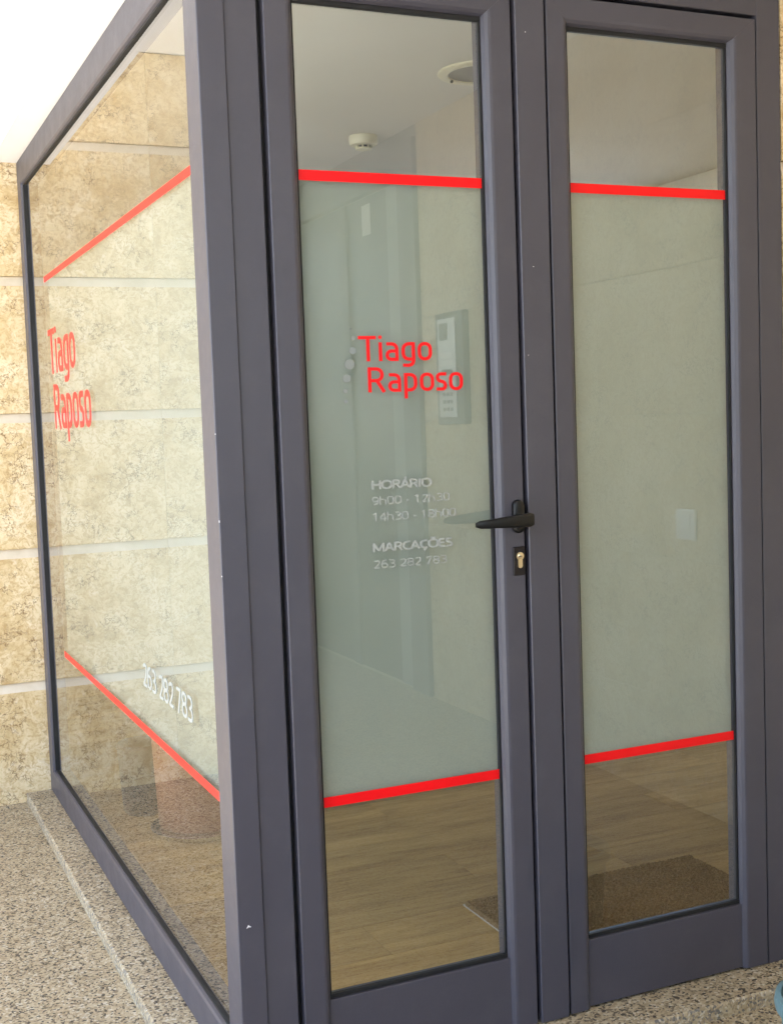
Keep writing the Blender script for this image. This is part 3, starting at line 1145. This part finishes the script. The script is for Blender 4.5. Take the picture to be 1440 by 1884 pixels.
# ------------------------------------------------------------------ things outside
# potted plant at the edge of the doors
tx, ty = 1.047, -0.473
tp = thing('potted_plant', 'teal glazed plant pot with pale green leaves by the front kerb', 'plant', (tx, ty, 0))
bm = bmesh.new()
lathe(bm, [(0.088, 0.0006), (0.094, 0.006), (0.106, 0.170), (0.116, 0.177), (0.119, 0.190), (0.116, 0.205), (0.106, 0.207), (0.102, 0.175)], tx, ty, 44)
obj('pot', bm, TEAL, tp, smooth=35)
bm = bmesh.new()
lathe(bm, [(0.1025, 0.177), (0.06, 0.183), (0.01, 0.184)], tx, ty, 30)
obj('soil', bm, SOIL, tp)
for k in range(11):
    az = 2 * math.pi * k / 11 + random.uniform(-0.15, 0.15)
    L_ = random.uniform(0.14, 0.20)
    lean = random.uniform(0.15, 0.45)
    wd = random.uniform(0.014, 0.020)
    bm = bmesh.new()
    prev = None
    n = 8
    for i in range(n + 1):
        t = i / n
        rr = 0.020 + L_ * math.sin(lean) * (t ** 1.15)
        zz = 0.180 + L_ * math.cos(lean) * t - 0.02 * t ** 3
        hw = wd * (math.sin(math.pi * min(1, 0.18 + 0.82 * t)) ** 0.8) + 0.0008
        cxl, cyl_ = tx + rr * math.cos(az), ty + rr * math.sin(az)
        sx_, sy_ = -math.sin(az), math.cos(az)
        r3 = [bm.verts.new((cxl + sx_ * hw * q, cyl_ + sy_ * hw * q, zz + abs(q) * 0.006 + dz)) for q, dz in ((-1, 0), (0, 0.0), (1, 0), (0, -0.004))]
        if prev:
            for a in range(4):
                b2 = (a + 1) % 4
                bm.faces.new((prev[a], prev[b2], r3[b2], r3[a]))
        else:
            bm.faces.new(r3)
        prev = r3
    bm.faces.new(prev)
    obj('leaf', bm, LEAF, tp, smooth=60)

# building door in the wall opposite, seen mirrored in the left glass
bd = thing('building_door', 'dark grey aluminium entrance door with glass panels mirrored in the door glass', 'door', (XW, -4.05, 0))
box('frame', (XW - 0.02, XW + 0.10, -3.28, -3.09, 0.002, 2.66), DOORGREY, bd, 0.003)
box('frame', (XW - 0.02, XW + 0.10, -4.99, -4.82, 0.002, 2.66), DOORGREY, bd, 0.003)
box('frame', (XW - 0.018, XW + 0.10, -4.82, -3.28, 2.50, 2.66), DOORGREY, bd, 0.003)
box('leaf', (XW + 0.02, XW + 0.09, -4.815, -3.285, 0.004, 2.495), DOORDARK, bd, 0.003)
box('leaf_stile', (XW + 0.005, XW + 0.019, -3.46, -3.287, 0.006, 2.49), DOORLIT, bd, 0.003)  # pale tone stands in for the lit side of the frame
box('leaf_stile', (XW + 0.005, XW + 0.019, -4.10, -4.0, 0.006, 2.49), DOORGREY, bd, 0.003)
box('header_trim', (XW + 0.002, XW + 0.10, -5.0, -3.085, 2.662, CZ - 0.004), DOORGREY, bd)
ptc = tag(box('paper_notice', (XW + 0.016, XW + 0.0185, -3.80, -3.69, 2.30, 2.455), PAPER, at=(XW + 0.018, -3.745, 2.30)), 'white paper notice on the dark entrance door, mirrored in the door glass', 'notice')

# intercom
ic = thing('intercom', 'silver entry intercom panel with keypad mirrored in the left door glass', 'intercom', (XW, -2.73, 1.31))
box('housing', (XW - 0.035, XW - 0.0005, -2.868, -2.600, 1.312, 1.812), IC_DARK, ic, 0.004)
plate = box('face_plate', (XW - 0.040, XW - 0.0352, -2.835, -2.665, 1.345, 1.785), IC_SILVER, ic, 0.001)
box('camera_window', (XW - 0.0425, XW - 0.0402, -2.815, -2.735, 1.690, 1.765), IC_DARK, ic)
box('speaker', (XW - 0.0425, XW - 0.0402, -2.80, -2.70, 1.535, 1.560), IC_DARK, ic)
for rr in range(4):
    for cc_ in range(3):
        box('key', (XW - 0.0430, XW - 0.0402, -2.795 + cc_ * 0.036, -2.773 + cc_ * 0.036, 1.372 + rr * 0.034, 1.388 + rr * 0.034), IC_DARK, ic)
for rr in range(2):
    box('name_plate', (XW - 0.0425, XW - 0.0402, -2.81, -2.69, 1.575 + rr * 0.036, 1.598 + rr * 0.036), SWITCHW, ic)

sw = thing('wall_switch', 'white square wall switch mirrored in the right door glass', 'switch', (XW, -1.08, 0.91))
box('plate', (XW - 0.012, XW - 0.0005, -1.131, -1.030, 0.912, 1.014), SWITCHW, sw, 0.003)
box('rocker', (XW - 0.0155, XW - 0.0122, -1.110, -1.051, 0.925, 1.001), SWITCHW, sw, 0.0015)
